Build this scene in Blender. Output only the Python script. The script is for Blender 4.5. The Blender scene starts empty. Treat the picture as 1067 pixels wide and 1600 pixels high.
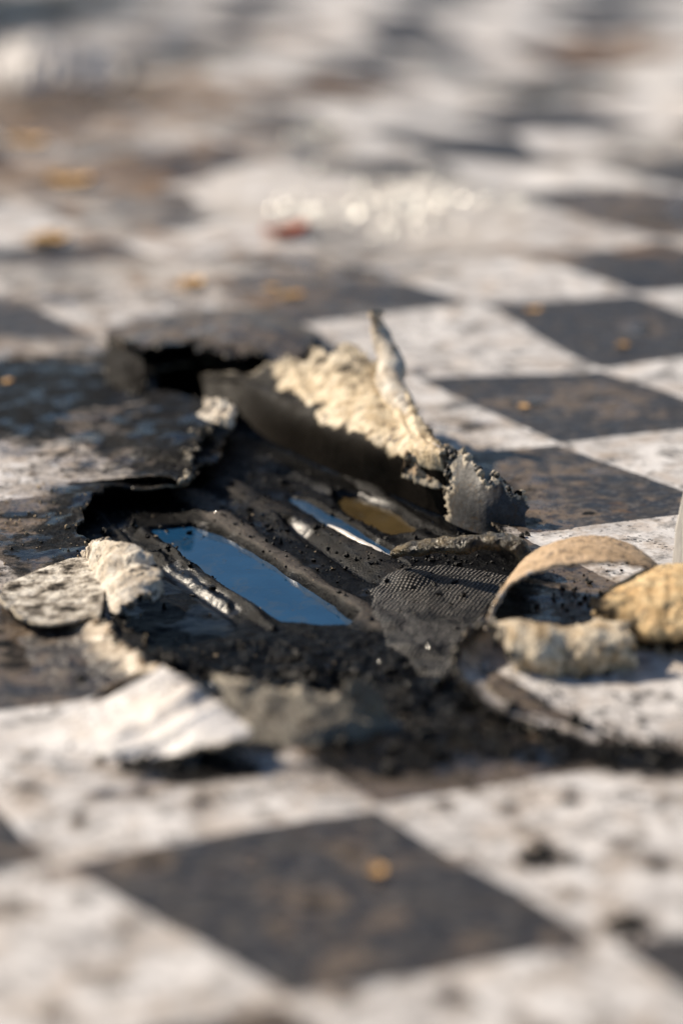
import bpy, bmesh, math, random
import numpy as np
from mathutils import Vector, Matrix

random.seed(4)
rng = np.random.default_rng(11)
sc = bpy.context.scene
COL = sc.collection

# ------------------------------------------------------------------ camera
FPX, YH, CAM_H = 4300.0, -600.0, 0.418          # focal length in photo pixels, horizon row, lens height (m)
PITCH = math.atan((800 - YH) / FPX)
cam_d = bpy.data.cameras.new('camera')
cam = bpy.data.objects.new('camera', cam_d)
COL.objects.link(cam)
cam.location = (0, 0, CAM_H)
cam.rotation_euler = (math.pi / 2 - PITCH, 0, 0)
cam_d.sensor_fit = 'VERTICAL'
cam_d.sensor_height = 36
cam_d.sensor_width = 24
cam_d.lens = FPX / 1600 * 36
cam_d.clip_start = 0.05
cam_d.clip_end = 2000
cam_d.dof.use_dof = True
cam_d.dof.aperture_fstop = 3.1
cam_d.dof.aperture_blades = 9
sc.camera = cam

# ------------------------------------------------------------------ light
SUN_EL, SUN_AZ = math.radians(34), math.radians(303)   # azimuth measured from +Y towards +X
w = bpy.data.worlds.new('World')
sc.world = w
w.use_nodes = True
nt = w.node_tree
sky = nt.nodes.new('ShaderNodeTexSky')
sky.sky_type = 'NISHITA'
sky.sun_disc = False
sky.sun_elevation = SUN_EL
sky.sun_rotation = SUN_AZ
sky.air_density = 1.0
sky.dust_density = 0.3
sky.ozone_density = 2.0
bg = nt.nodes['Background']
bg.inputs['Strength'].default_value = 0.06
nt.links.new(sky.outputs[0], bg.inputs['Color'])
sun_d = bpy.data.lights.new('sun', 'SUN')
sun_d.energy = 4.9
sun_d.angle = math.radians(0.5)
sun_d.color = (1.0, 0.87, 0.70)
sun = bpy.data.objects.new('sun', sun_d)
COL.objects.link(sun)
sdir = Vector((math.sin(SUN_AZ) * math.cos(SUN_EL), math.cos(SUN_AZ) * math.cos(SUN_EL), math.sin(SUN_EL)))
sun.rotation_euler = (-sdir).to_track_quat('-Z', 'Y').to_euler()
sc.view_settings.view_transform = 'Standard'
sc.view_settings.look = 'None'
sc.view_settings.gamma = 1
sc.view_settings.exposure = 0.42
sc.cycles.use_denoising = True
sc.cycles.max_bounces = 8
sc.cycles.sample_clamp_indirect = 4
sc.cycles.caustics_reflective = False

# ------------------------------------------------------------------ helpers
CT, ST = math.cos(PITCH), math.sin(PITCH)


def P(px, py, zmm=0.0):
    """the point of the place seen at that spot of the photograph, at a height in millimetres"""
    x = (px - 533.5) / FPX
    y = -(py - 800) / FPX
    d = np.array([x, CT + y * ST, -ST + y * CT])
    t = (zmm / 1000 - CAM_H) / d[2]
    return np.array([0, 0, CAM_H]) + d * t


cam_d.dof.focus_distance = float(np.dot(P(560, 880, -6) - np.array([0, 0, CAM_H]), [0, CT, -ST]))


def hash3(ix, iy, iz):
    h = (ix.astype(np.int64) * 374761393 + iy.astype(np.int64) * 668265263 + iz.astype(np.int64) * 1274126177) & 0xFFFFFFFF
    h = ((h ^ (h >> 13)) * 1274126177) & 0xFFFFFFFF
    h = ((h ^ (h >> 16)) * 2246822519) & 0xFFFFFFFF
    return ((h ^ (h >> 15)) & 0xFFFFFF) / float(0xFFFFFF) * 2 - 1


def vnoise(p):
    i = np.floor(p)
    f = p - i
    f = f * f * f * (f * (f * 6 - 15) + 10)
    i = i.astype(np.int64)
    r = 0
    for dx in (0, 1):
        for dy in (0, 1):
            for dz in (0, 1):
                wgt = (f[:, 0] if dx else 1 - f[:, 0]) * (f[:, 1] if dy else 1 - f[:, 1]) * (f[:, 2] if dz else 1 - f[:, 2])
                r = r + wgt * hash3(i[:, 0] + dx, i[:, 1] + dy, i[:, 2] + dz)
    return r


def fbm(p, scale, octv=4, seed=0.0, rough=0.5):
    """noise of an (n,2) or (n,3) array of metres; scale = size of the largest lumps in metres"""
    q = np.zeros((len(p), 3))
    q[:, :p.shape[1]] = p
    q = q / scale + np.array([seed * 17.3 + 101.7, seed * 9.1 + 77.3, seed * 5.7 + 55.5])
    a, s, r = 1.0, 0.0, 0
    for o in range(octv):
        r = r + a * vnoise(q + o * 13.37)
        s += a
        a *= rough
        q = q * 2.03
    return r / s


def sstep(a, b, x):
    t = np.clip((x - a) / (b - a), 0, 1)
    return t * t * (3 - 2 * t)


def poly_sd(xy, poly):
    """signed distance to a polygon: positive outside"""
    poly = np.asarray(poly)
    d = np.full(len(xy), 1e9)
    inside = np.zeros(len(xy), bool)
    n = len(poly)
    for k in range(n):
        a, b = poly[k], poly[(k + 1) % n]
        e = b - a
        t = np.clip(((xy - a) @ e) / (e @ e), 0, 1)
        d = np.minimum(d, np.hypot(*(xy - a - t[:, None] * e).T))
        c = (a[1] > xy[:, 1]) != (b[1] > xy[:, 1])
        den = (b[1] - a[1]) if b[1] != a[1] else 1e-12
        inside ^= c & (xy[:, 0] < (b[0] - a[0]) * (xy[:, 1] - a[1]) / den + a[0])
    return np.where(inside, -d, d)


def seg_dist(xy, a, b):
    e = b - a
    t = np.clip(((xy - a) @ e) / (e @ e), 0, 1)
    return np.hypot(*(xy - a - t[:, None] * e).T), t


def mesh_np(name, verts, quads, mats, parent=None, attrs=None, uv=None, smooth=True, mat_idx=None, tris=None):
    me = bpy.data.meshes.new(name)
    verts = np.asarray(verts, np.float32)
    quads = np.asarray(quads, np.int32).reshape(-1, 4)
    nq = len(quads)
    tr = np.asarray(tris if tris is not None else [], np.int32).reshape(-1, 3)
    loops = np.concatenate([quads.ravel(), tr.ravel()])
    me.vertices.add(len(verts))
    me.vertices.foreach_set('co', verts.ravel())
    me.loops.add(len(loops))
    me.loops.foreach_set('vertex_index', loops)
    nf = nq + len(tr)
    me.polygons.add(nf)
    st = np.concatenate([np.arange(nq) * 4, nq * 4 + np.arange(len(tr)) * 3]).astype(np.int32)
    me.polygons.foreach_set('loop_start', st)
    if mat_idx is not None:
        me.polygons.foreach_set('material_index', np.asarray(mat_idx, np.int32))
    me.update(calc_edges=True)
    me.polygons.foreach_set('use_smooth', np.full(nf, bool(smooth)))
    if attrs:
        for k, v in attrs.items():
            a = me.attributes.new(k, 'FLOAT', 'POINT')
            a.data.foreach_set('value', np.asarray(v, np.float32))
    if uv is not None:
        a = me.attributes.new('tile', 'FLOAT_VECTOR', 'POINT')
        u3 = np.zeros((len(verts), 3), np.float32)
        u3[:, :2] = uv
        a.data.foreach_set('vector', u3.ravel())
    me.validate()
    for m in (mats if isinstance(mats, (list, tuple)) else [mats]):
        me.materials.append(m)
    o = bpy.data.objects.new(name, me)
    COL.objects.link(o)
    if parent:
        o.parent = parent
    return o


def tag(o, label=None, cat=None, group=None, kind=None):
    if label: o['label'] = label
    if cat: o['category'] = cat
    if group: o['group'] = group
    if kind: o['kind'] = kind
    return o


def empty(name, loc):
    o = bpy.data.objects.new(name, None)
    COL.objects.link(o)
    o.location = loc
    o.empty_display_size = 0.01
    bpy.context.view_layer.update()
    return o


def adopt(child, parent):
    """parent keeping the child's world place"""
    child.parent = parent
    child.matrix_parent_inverse = Matrix.Translation(parent.location).inverted()


def grid_quads(nr, nc, mask=None):
    i = np.arange(nr * nc).reshape(nr, nc)
    q = np.stack([i[:-1, :-1], i[:-1, 1:], i[1:, 1:], i[1:, :-1]], -1).reshape(-1, 4)
    if mask is not None:
        q = q[mask.ravel()]
    return q


# ------------------------------------------------------------------ materials
class N:
    """small node builder"""
    def __init__(s, name):
        s.m = bpy.data.materials.new(name)
        s.m.use_nodes = True
        s.t = s.m.node_tree
        s.b = s.t.nodes['Principled BSDF']

    def new(s, t, **k):
        n = s.t.nodes.new(t)
        for a, v in k.items():
            setattr(n, a, v)
        return n

    def put(s, sock, v):
        if isinstance(v, bpy.types.NodeSocket):
            s.t.links.new(v, sock)
        elif isinstance(v, tuple) and len(v) == 3 and sock.type == 'RGBA':
            sock.default_value = (*v, 1)
        else:
            sock.default_value = v

    def math(s, op, a, b=0.0, c=None, clamp=False):
        n = s.new('ShaderNodeMath', operation=op, use_clamp=clamp)
        s.put(n.inputs[0], a); s.put(n.inputs[1], b)
        if c is not None: s.put(n.inputs[2], c)
        return n.outputs[0]

    def ramp(s, x, lo, hi, a=0.0, b=1.0):
        n = s.new('ShaderNodeMapRange', interpolation_type='SMOOTHSTEP', clamp=True)
        s.put(n.inputs['Value'], x)
        n.inputs['From Min'].default_value = lo; n.inputs['From Max'].default_value = hi
        n.inputs['To Min'].default_value = a; n.inputs['To Max'].default_value = b
        return n.outputs['Result']

    def mix(s, f, a, b):
        n = s.new('ShaderNodeMix', data_type='RGBA')
        s.put(n.inputs[0], f); s.put(n.inputs[6], a); s.put(n.inputs[7], b)
        return n.outputs[2]

    def noise(s, vec, scale, detail=4.0, rough=0.55, dist=0.0):
        n = s.new('ShaderNodeTexNoise')
        s.put(n.inputs['Vector'], vec)
        n.inputs['Scale'].default_value = scale
        n.inputs['Detail'].default_value = detail
        n.inputs['Roughness'].default_value = rough
        n.inputs['Distortion'].default_value = dist
        return n.outputs['Fac']

    def voro(s, vec, scale):
        n = s.new('ShaderNodeTexVoronoi')
        s.put(n.inputs['Vector'], vec)
        n.inputs['Scale'].default_value = scale
        return n.outputs['Distance'], n.outputs['Color']

    def attr(s, name, vec=False):
        n = s.new('ShaderNodeAttribute', attribute_name=name)
        return n.outputs['Vector'] if vec else n.outputs['Fac']

    def pos(s):
        return s.new('ShaderNodeNewGeometry').outputs['Position']

    def obj(s):
        return s.new('ShaderNodeTexCoord').outputs['Object']

    def shift(s, vec, off, scale=(1, 1, 1)):
        n = s.new('ShaderNodeMapping')
        s.put(n.inputs[0], vec)
        n.inputs['Location'].default_value = off
        n.inputs['Scale'].default_value = scale
        return n.outputs[0]

    def bump(s, h, strength, dist):
        n = s.new('ShaderNodeBump')
        s.put(n.inputs['Strength'], strength)
        n.inputs['Distance'].default_value = dist
        s.put(n.inputs['Height'], h)
        return n.outputs[0]

    def done(s, color, rough, normal=None, spec=0.5, metal=0.0):
        s.put(s.b.inputs['Base Color'], color)
        s.put(s.b.inputs['Roughness'], rough)
        s.put(s.b.inputs['Specular IOR Level'], spec)
        s.put(s.b.inputs['Metallic'], metal)
        if normal is not None: s.put(s.b.inputs['Normal'], normal)
        return s.m


def make_sheet_material():
    n = N('chequered_vinyl')
    p = n.obj()
    t = n.attr('tile', True)
    wob = n.noise(p, 60, 3)
    sep = n.new('ShaderNodeSeparateXYZ'); n.put(sep.inputs[0], t)
    u = n.math('ADD', sep.outputs[0], n.math('MULTIPLY', n.math('SUBTRACT', wob, 0.5), 0.03))
    v = n.math('ADD', sep.outputs[1], n.math('MULTIPLY', n.math('SUBTRACT', wob, 0.5), -0.03))
    s = n.math('ADD', n.math('FLOOR', u), n.math('FLOOR', v))
    odd = n.math('FLOORED_MODULO', s, 2.0)
    fu, fv = n.math('FRACT', u), n.math('FRACT', v)
    eu = n.math('MINIMUM', fu, n.math('SUBTRACT', 1.0, fu))
    ev = n.math('MINIMUM', fv, n.math('SUBTRACT', 1.0, fv))
    gap = n.math('LESS_THAN', n.math('MINIMUM', eu, ev), 0.016)
    light = n.math('MAXIMUM', odd, gap)
    # printed colours with wear
    big = n.noise(p, 26, 5, 0.6)
    mid = n.noise(n.shift(p, (3, 1, 2)), 90, 5, 0.65)
    fine = n.noise(n.shift(p, (7, 5, 2)), 420, 4, 0.7)
    white = n.mix(n.ramp(big, 0.42, 0.60), (0.84, 0.81, 0.79), (0.60, 0.57, 0.55))
    worn = n.attr('worn')
    white = n.mix(n.math('MULTIPLY', n.ramp(mid, 0.47, 0.64, 0, 0.75), worn), white, (0.27, 0.25, 0.235))
    smear = n.noise(n.shift(p, (6, 2, 4)), 55, 6, 0.72, 0.6)
    white = n.mix(n.math('MULTIPLY', n.ramp(smear, 0.51, 0.64, 0, 0.85), worn), white, (0.085, 0.080, 0.075))
    chalk = n.noise(n.shift(p, (9, 1, 4)), 150, 6, 0.75)
    tanm = n.noise(n.shift(p, (1, 9, 4)), 38, 5, 0.65)
    white = n.mix(n.ramp(tanm, 0.50, 0.62, 0, 0.36), white, (0.52, 0.40, 0.29))
    black = n.mix(n.ramp(mid, 0.40, 0.72), (0.021, 0.019, 0.020), (0.060, 0.053, 0.048))
    black = n.mix(n.ramp(chalk, 0.50, 0.64, 0, 0.6), black, (0.17, 0.155, 0.145))
    black = n.mix(n.ramp(tanm, 0.55, 0.68, 0, 0.32), black, (0.15, 0.10, 0.065))
    col = n.mix(light, black, white)
    scr = n.noise(n.shift(t, (0, 0, 0), (1.2, 55, 1)), 2.0, 5, 0.7, 0.4)
    scr2 = n.noise(n.shift(t, (4, 2, 0), (70, 1.6, 1)), 1.5, 5, 0.7, 0.4)
    sm = n.math('MAXIMUM', n.ramp(scr, 0.63, 0.68), n.ramp(scr2, 0.64, 0.69))
    col = n.mix(n.math('MULTIPLY', sm, 0.45), col, n.mix(light, (0.20, 0.19, 0.18), (0.22, 0.20, 0.18)))
    pale = n.attr('pale')
    pn = n.noise(n.shift(p, (4, 7, 3)), 14, 6, 0.65)
    pm = n.ramp(n.math('ADD', pn, n.math('MULTIPLY', pale, 0.5)), 0.62, 0.95)
    col = n.mix(n.math('MULTIPLY', pm, 0.9), col, n.mix(n.ramp(mid, 0.35, 0.7), (0.74, 0.68, 0.62), (0.45, 0.41, 0.37)))
    # dirt
    dirt = n.attr('dirt')
    dn = n.noise(n.shift(p, (2, 2, 8)), 24, 6, 0.7)
    dm = n.ramp(n.math('ADD', dn, n.math('MULTIPLY', dirt, 0.42)), 0.66, 0.84)
    col = n.mix(n.math('MULTIPLY', dm, 0.85), col, n.mix(fine, (0.08, 0.046, 0.025), (0.30, 0.17, 0.08)))
    # scorch rim and soot
    burn = n.attr('burn')
    rim = n.attr('rim')
    sn = n.noise(n.shift(p, (4, 4, 1)), 70, 6, 0.7)
    sootv = n.math('ADD', burn, n.math('MULTIPLY', n.math('SUBTRACT', sn, 0.5), 1.5))
    soot = n.ramp(sootv, 0.30, 0.72)
    scorch = n.ramp(sootv, 0.10, 0.36)
    col = n.mix(n.math('MULTIPLY', scorch, 0.45), col, (0.30, 0.22, 0.15))
    char = n.mix(n.ramp(fine, 0.45, 0.75), (0.003, 0.003, 0.003), (0.020, 0.018, 0.016))
    col = n.mix(n.math('MULTIPLY', soot, 0.995), col, char)
    # soot flecks
    d1, c1 = n.voro(n.shift(p, (0, 0, 0)), 330)
    fsel = n.noise(n.shift(p, (8, 3, 3)), 45, 4)
    fl = n.math('MULTIPLY', n.math('LESS_THAN', d1, 0.30), n.ramp(n.math('ADD', fsel, n.math('MULTIPLY', burn, 0.35)), 0.50, 0.62))
    col = n.mix(n.math('MULTIPLY', fl, 0.85), col, (0.018, 0.016, 0.016))
    # pale rim: melted edge, with its sunlit brightness put into the colour
    rm = n.ramp(n.math('ADD', rim, n.math('MULTIPLY', n.math('SUBTRACT', sn, 0.5), 0.9)), 0.40, 0.75)
    col = n.mix(n.math('MULTIPLY', rm, 0.9), col, n.mix(fine, (0.30, 0.22, 0.14), (0.72, 0.62, 0.48)))
    rough = n.math('ADD', n.ramp(mid, 0.3, 0.7, 0.32, 0.60), n.math('MULTIPLY', soot, 0.05))
    wetn = n.noise(n.shift(p, (5, 8, 1)), 48, 4, 0.6)
    wet = n.math('MULTIPLY', n.ramp(wetn, 0.50, 0.58), n.ramp(burn, 0.12, 0.35))
    rough = n.math('SUBTRACT', rough, n.math('MULTIPLY', wet, 0.30))
    rough = n.math('ADD', rough, n.math('MULTIPLY', dm, 0.2))
    h = n.math('ADD', n.math('MULTIPLY', fine, n.math('ADD', 0.35, soot)), n.math('MULTIPLY', mid, 0.8))
    nm = n.bump(h, n.math('SUBTRACT', 0.55, n.math('MULTIPLY', wet, 0.42)), 0.0014)
    return n.done(col, rough, nm, n.math('MAXIMUM', 0.06, n.math('SUBTRACT', 0.42, n.math('MULTIPLY', soot, n.math('SUBTRACT', 0.36, n.math('MULTIPLY', wet, 0.36))))))


def make_backing(name, pale, mid, dark, burn_w=1.3, rough_bump=0.75):
    n = N(name)
    p = n.obj()
    a = n.noise(p, 90, 6, 0.68)
    b = n.noise(n.shift(p, (3, 3, 1)), 260, 5, 0.65)
    f = n.noise(n.shift(p, (5, 3, 1)), 900, 3, 0.6)
    col = n.mix(n.ramp(a, 0.36, 0.64), pale, mid)
    col = n.mix(n.ramp(b, 0.50, 0.72, 0, 0.65), col, dark)
    fk = n.noise(n.shift(p, (8, 2, 6)), 170, 9, 0.74, 0.5)
    col = n.mix(n.ramp(fk, 0.55, 0.60, 0, 0.85), col, n.mix(f, (0.016, 0.012, 0.009), (0.11, 0.075, 0.045)))
    col = n.mix(n.ramp(n.noise(n.shift(p, (1, 6, 6)), 420, 6, 0.7), 0.57, 0.62, 0, 0.7), col, (0.05, 0.038, 0.028))
    burn = n.attr('burn')
    sv = n.math('ADD', n.math('MULTIPLY', burn, burn_w), n.math('MULTIPLY', n.math('SUBTRACT', a, 0.5), 1.6))
    soot = n.ramp(sv, 0.38, 0.80)
    col = n.mix(n.math('MULTIPLY', soot, 0.995), col, n.mix(f, (0.0025, 0.0025, 0.0025), (0.016, 0.0125, 0.0095)))
    rim = n.attr('rim')
    rm = n.ramp(n.math('ADD', rim, n.math('MULTIPLY', n.math('SUBTRACT', b, 0.5), 1.2)), 0.45, 0.85)
    col = n.mix(n.math('MULTIPLY', rm, 0.85), col, n.mix(f, (0.40, 0.32, 0.22), (0.78, 0.70, 0.56)))  # melted edge again, sunlit brightness included in its pale colour
    h = n.math('ADD', b, n.math('MULTIPLY', f, 0.5))
    return n.done(col, n.ramp(a, 0.3, 0.7, 0.42, 0.7), n.bump(n.math('ADD', h, n.math('MULTIPLY', fk, -0.8)), rough_bump, 0.0012), n.math('SUBTRACT', 0.35, n.math('MULTIPLY', soot, 0.29)))


def make_char():
    n = N('charred_underlay')
    p = n.obj()
    a = n.noise(p, 60, 6, 0.7)
    b = n.noise(n.shift(p, (1, 5, 2)), 300, 5, 0.7)
    f = n.noise(n.shift(p, (6, 5, 2)), 1100, 3, 0.6)
    ash = n.attr('ash')
    lay = n.attr('along', True)
    streak = n.noise(n.shift(lay, (0, 0, 0), (12, 230, 1)), 1.0, 4, 0.6)
    streak2 = n.noise(n.shift(lay, (3, 5, 0), (25, 800, 1)), 1.0, 4, 0.65)
    v = n.math('ADD', n.math('SUBTRACT', ash, 0.20), n.math('MULTIPLY', n.math('SUBTRACT', n.math('ADD', n.math('MULTIPLY', a, 0.5), n.math('ADD', n.math('MULTIPLY', streak, 0.3), n.math('MULTIPLY', streak2, 0.2))), 0.5), 2.4))
    col = n.mix(n.ramp(v, 0.2, 1.0), (0.0016, 0.0016, 0.0018), (0.075, 0.064, 0.055))
    col = n.mix(n.ramp(b, 0.52, 0.72, 0, 0.6), col, (0.006, 0.006, 0.007))
    fl = n.math('MULTIPLY', n.math('GREATER_THAN', f, 0.66), n.ramp(v, 0.2, 0.7))
    col = n.mix(n.math('MULTIPLY', fl, 0.7), col, (0.40, 0.30, 0.19))
    rough = n.math('MAXIMUM', n.math('SUBTRACT', n.ramp(n.math('SUBTRACT', n.math('ADD', a, n.math('MULTIPLY', ash, 0.35)), 0.1), 0.25, 0.75, 0.26, 0.66), n.math('MULTIPLY', n.attr('wet'), 0.42)), 0.31)
    h = n.math('ADD', n.math('MULTIPLY', b, 1.0), n.math('ADD', n.math('MULTIPLY', f, 0.5), n.math('MULTIPLY', streak, 0.8)))
    return n.done(col, rough, n.bump(h, n.math('SUBTRACT', 0.75, n.math('MULTIPLY', n.attr('wet'), 0.6)), 0.0012), n.math('ADD', 0.05, n.math('MULTIPLY', n.math('MAXIMUM', n.attr('wet'), n.math('MULTIPLY', ash, 0.5)), 0.35)))


def make_canvas():
    n = N('woven_canvas')
    lay = n.attr('along', True)
    sep = n.new('ShaderNodeSeparateXYZ'); n.put(sep.inputs[0], lay)
    p = n.obj()
    wv = n.noise(p, 230, 3)
    k = 2 * math.pi / 0.0019
    sx = n.math('SINE', n.math('ADD', n.math('MULTIPLY', sep.outputs[0], k), n.math('MULTIPLY', wv, 5.0)))
    sy = n.math('SINE', n.math('ADD', n.math('MULTIPLY', sep.outputs[1], k), n.math('MULTIPLY', wv, 5.0)))
    h = n.math('ADD', n.math('MULTIPLY', n.math('MULTIPLY', sx, sy), 0.5), n.math('MULTIPLY', n.math('MAXIMUM', sx, sy), 0.6))
    a = n.noise(n.shift(p, (2, 2, 2)), 80, 5, 0.65)
    b = n.noise(n.shift(p, (4, 2, 2)), 500, 4, 0.65)
    thr = n.math('MULTIPLY', n.ramp(h, 0.45, 0.80), n.ramp(a, 0.33, 0.54))
    col = n.mix(thr, (0.004, 0.004, 0.004), n.mix(b, (0.17, 0.155, 0.14), (0.52, 0.48, 0.43)))
    return n.done(col, 0.42, n.bump(n.math('ADD', h, b), 0.8, 0.0006), 0.2)


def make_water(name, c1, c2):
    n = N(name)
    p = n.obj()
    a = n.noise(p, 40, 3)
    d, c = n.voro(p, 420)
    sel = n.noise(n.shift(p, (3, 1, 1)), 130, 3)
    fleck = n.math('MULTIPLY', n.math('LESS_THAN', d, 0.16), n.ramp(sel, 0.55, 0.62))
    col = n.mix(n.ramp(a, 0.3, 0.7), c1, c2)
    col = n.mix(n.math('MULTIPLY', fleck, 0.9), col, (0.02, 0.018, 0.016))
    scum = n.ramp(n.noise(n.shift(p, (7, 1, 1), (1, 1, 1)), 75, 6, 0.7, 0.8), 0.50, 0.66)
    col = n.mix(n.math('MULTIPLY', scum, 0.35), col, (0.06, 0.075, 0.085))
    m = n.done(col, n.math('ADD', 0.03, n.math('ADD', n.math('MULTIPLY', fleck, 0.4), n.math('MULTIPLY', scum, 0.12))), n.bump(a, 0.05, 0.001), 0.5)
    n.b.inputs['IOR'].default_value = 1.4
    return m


def simple(name, c1, c2, scale, rough=0.55, bump=0.5, bd=0.001, spec=0.4):
    n = N(name)
    p = n.obj()
    a = n.noise(p, scale, 5, 0.65)
    f = n.noise(n.shift(p, (3, 1, 1)), scale * 5, 4, 0.6)
    col = n.mix(n.ramp(a, 0.35, 0.65), c1, c2)
    return n.done(col, rough, n.bump(n.math('ADD', a, f), bump, bd), spec)


M_SHEET = make_sheet_material()
M_CREAM = make_backing('cream_backing', (0.76, 0.64, 0.45), (0.50, 0.38, 0.23), (0.16, 0.10, 0.055), 1.3, 0.3)
M_WHITE = make_backing('white_backing', (0.80, 0.75, 0.66), (0.62, 0.52, 0.40), (0.16, 0.12, 0.09))
M_PALE = make_backing('pale_vinyl', (0.84, 0.80, 0.75), (0.66, 0.60, 0.54), (0.30, 0.25, 0.21))
M_GREY = make_backing('grey_backing', (0.24, 0.215, 0.17), (0.13, 0.115, 0.095), (0.04, 0.036, 0.03))
M_SLATE = make_backing('slate_backing', (0.075, 0.075, 0.078), (0.040, 0.039, 0.038), (0.015, 0.014, 0.013), 1.3, 0.3)
M_TAN = make_backing('tan_backing', (0.64, 0.46, 0.29), (0.50, 0.35, 0.21), (0.18, 0.11, 0.06))
M_GOLD = make_backing('golden_foam', (0.66, 0.43, 0.19), (0.76, 0.58, 0.33), (0.22, 0.11, 0.04))
M_SCRAP = make_backing('scorched_scrap', (0.80, 0.70, 0.54), (0.42, 0.29, 0.15), (0.06, 0.04, 0.025))
M_CHAR = make_char()
M_CANVAS = make_canvas()
M_WATER = make_water('puddle_water', (0.009, 0.050, 0.118), (0.014, 0.064, 0.145))  # blue of the mirrored sky partly put into the base colour
M_OCHRE = make_water('ochre_water', (0.045, 0.031, 0.013), (0.085, 0.060, 0.026))  # ochre set directly as the base colour of the water
M_ASH = simple('ash_flake', (0.30, 0.24, 0.17), (0.52, 0.40, 0.26), 200, 0.7, 0.5, 0.0008, 0.2)
M_CRUMB = simple('char_crumb', (0.0025, 0.0025, 0.0025), (0.014, 0.012, 0.010), 300, 0.40, 0.6, 0.0008, 0.2)
M_SOIL = simple('ground_soil', (0.10, 0.085, 0.07), (0.17, 0.145, 0.12), 9, 0.9, 0.6, 0.01, 0.2)

# ------------------------------------------------------------------ ground, far below the sheet
gv = [(-900, -900, -0.035), (900, -900, -0.035), (900, 900, -0.035), (-900, 900, -0.035)]
tag(mesh_np('ground', gv, [(0, 1, 2, 3)], M_SOIL, smooth=False), 'bare ground under the chequered sheet', kind='structure')

# ------------------------------------------------------------------ the chequer lattice
KNOWN = [((590, 1265), (0, 0)), ((948, 1475), (1, 0)), ((92, 1354), (0, 1)), ((445, 1568), (1, 1)),
         ((938, 577), (-4, -4)), ((873, 692), (-3, -3)), ((645, 590), (-4, -3)), ((745, 478), (-5, -4)),
         ((815, 838), (-2, -2))]
KP = np.array([P(*a)[:2] for a, b in KNOWN])
KU = np.array([b for a, b in KNOWN], float)
A_ = np.c_[KP, np.ones(len(KP))]
COEF, *_ = np.linalg.lstsq(A_, KU, rcond=None)
RES = KU - A_ @ COEF


def tile_uv(xy):
    base = np.c_[xy, np.ones(len(xy))] @ COEF
    num = np.zeros((len(xy), 2)); den = np.full(len(xy), 0.35)
    for q, r in zip(KP, RES):
        d2 = ((xy - q) ** 2).sum(1)
        wgt = 1 / (d2 / 0.09 ** 2 + 0.02)
        num += wgt[:, None] * r; den += wgt
    far = sstep(1.68, 2.1, xy[:, 1])[:, None]
    wrp = np.c_[fbm(xy, 0.32, 4, 71), fbm(xy, 0.32, 4, 72)] * 0.9 + np.c_[fbm(xy, 0.06, 3, 73), fbm(xy, 0.06, 3, 74)] * 0.12
    return base + num / den[:, None] + far * wrp


print('lattice residuals', RES.round(2).tolist())

# ------------------------------------------------------------------ burnt hole outline and soot
HOLE = [(232, 585), (330, 572), (430, 585), (520, 640), (610, 690), (690, 735), (735, 800), (800, 850), (822, 880), (780, 930),
        (738, 985), (722, 1020), (745, 1075), (800, 1112), (700, 1140), (610, 1140), (540, 1128), (450, 1125), (395, 1130),
        (350, 1080), (290, 1060), (240, 1040), (205, 995), (185, 950), (165, 900), (135, 850), (125, 800), (160, 762),
        (280, 765), (330, 720), (370, 670), (355, 632), (250, 622)]
HOLE_W = np.array([P(*q)[:2] for q in HOLE])
SOOT = [((40, 590), .06, .06, 1.0), ((180, 640), .05, .05, 1.0), ((120, 840), .035, .03, .8), ((30, 1030), .03, .03, .5), ((700, 800), .05, .03, .45), ((110, 470), .05, .03, .6), ((930, 620), .03, .03, .5), ((40, 735), .012, .012, .5),
        ((300, 1205), .026, .014, 1.4), ((410, 1165), .012, .014, 1.0), ((850, 1345), .010, .010, .85), ((985, 1448), .010, .010, .8), ((890, 1185), .05, .016, 1.0),
        ((1040, 1195), .035, .016, .95), ((700, 1150), .04, .022, .8), ((240, 690), .055, .06, .75), ((80, 632), .10, .085, 1.25), ((60, 900), .05, .05, .45),
        ((300, 540), .06, .09, .7), ((60, 870), .04, .04, .35), ((170, 1010), .04, .04, .35), ((700, 660), .03, .03, .25),
        ((740, 665), .012, .02, .5), ((620, 1185), .05, .035, .75), ((420, 1130), .03, .03, .8), ((150, 560), .05, .05, .6), ((30, 850), .03, .04, .55), ((330, 1060), .03, .03, .7), ((250, 470), .05, .03, .45), ((120, 175), .16, .16, .62), ((330, 190), .08, .06, .5), ((60, 300), .10, .06, .5), ((20, 20), .2, .3, .8), ((480, 250), .05, .06, .7), ((850, 145), .07, .08, .8), ((700, 95), .06, .10, .6), ((250, 95), .10, .10, .7), ((1000, 240), .06, .08, .6), ((160, 250), .07, .07, .6), ((560, 430), .06, .03, .6), ((420, 415), .08, .03, .6), ((1030, 350), .10, .08, .5), ((900, 910), .035, .03, .25), ((1050, 1045), .018, .012, .8),
        ((620, 640), .012, .02, .9), ((760, 770), .03, .05, .5), ((400, 470), .05, .05, .4), ((540, 1500), .012, .01, .4)]
CLEAN = [((950, 1070), .060, .045, 1.0), ((870, 860), .04, .03, .8), ((850, 1075), .02, .02, .9)]
PALE = [((640, 350), .10, .20, .95), ((470, 330), .10, .13, .8), ((600, 430), .09, .04, .7), ((150, 440), .14, .07, .75), ((220, 350), .12, .10, .65), ((60, 550), .05, .04, .8), ((330, 195), .08, .12, .7)]
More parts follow.
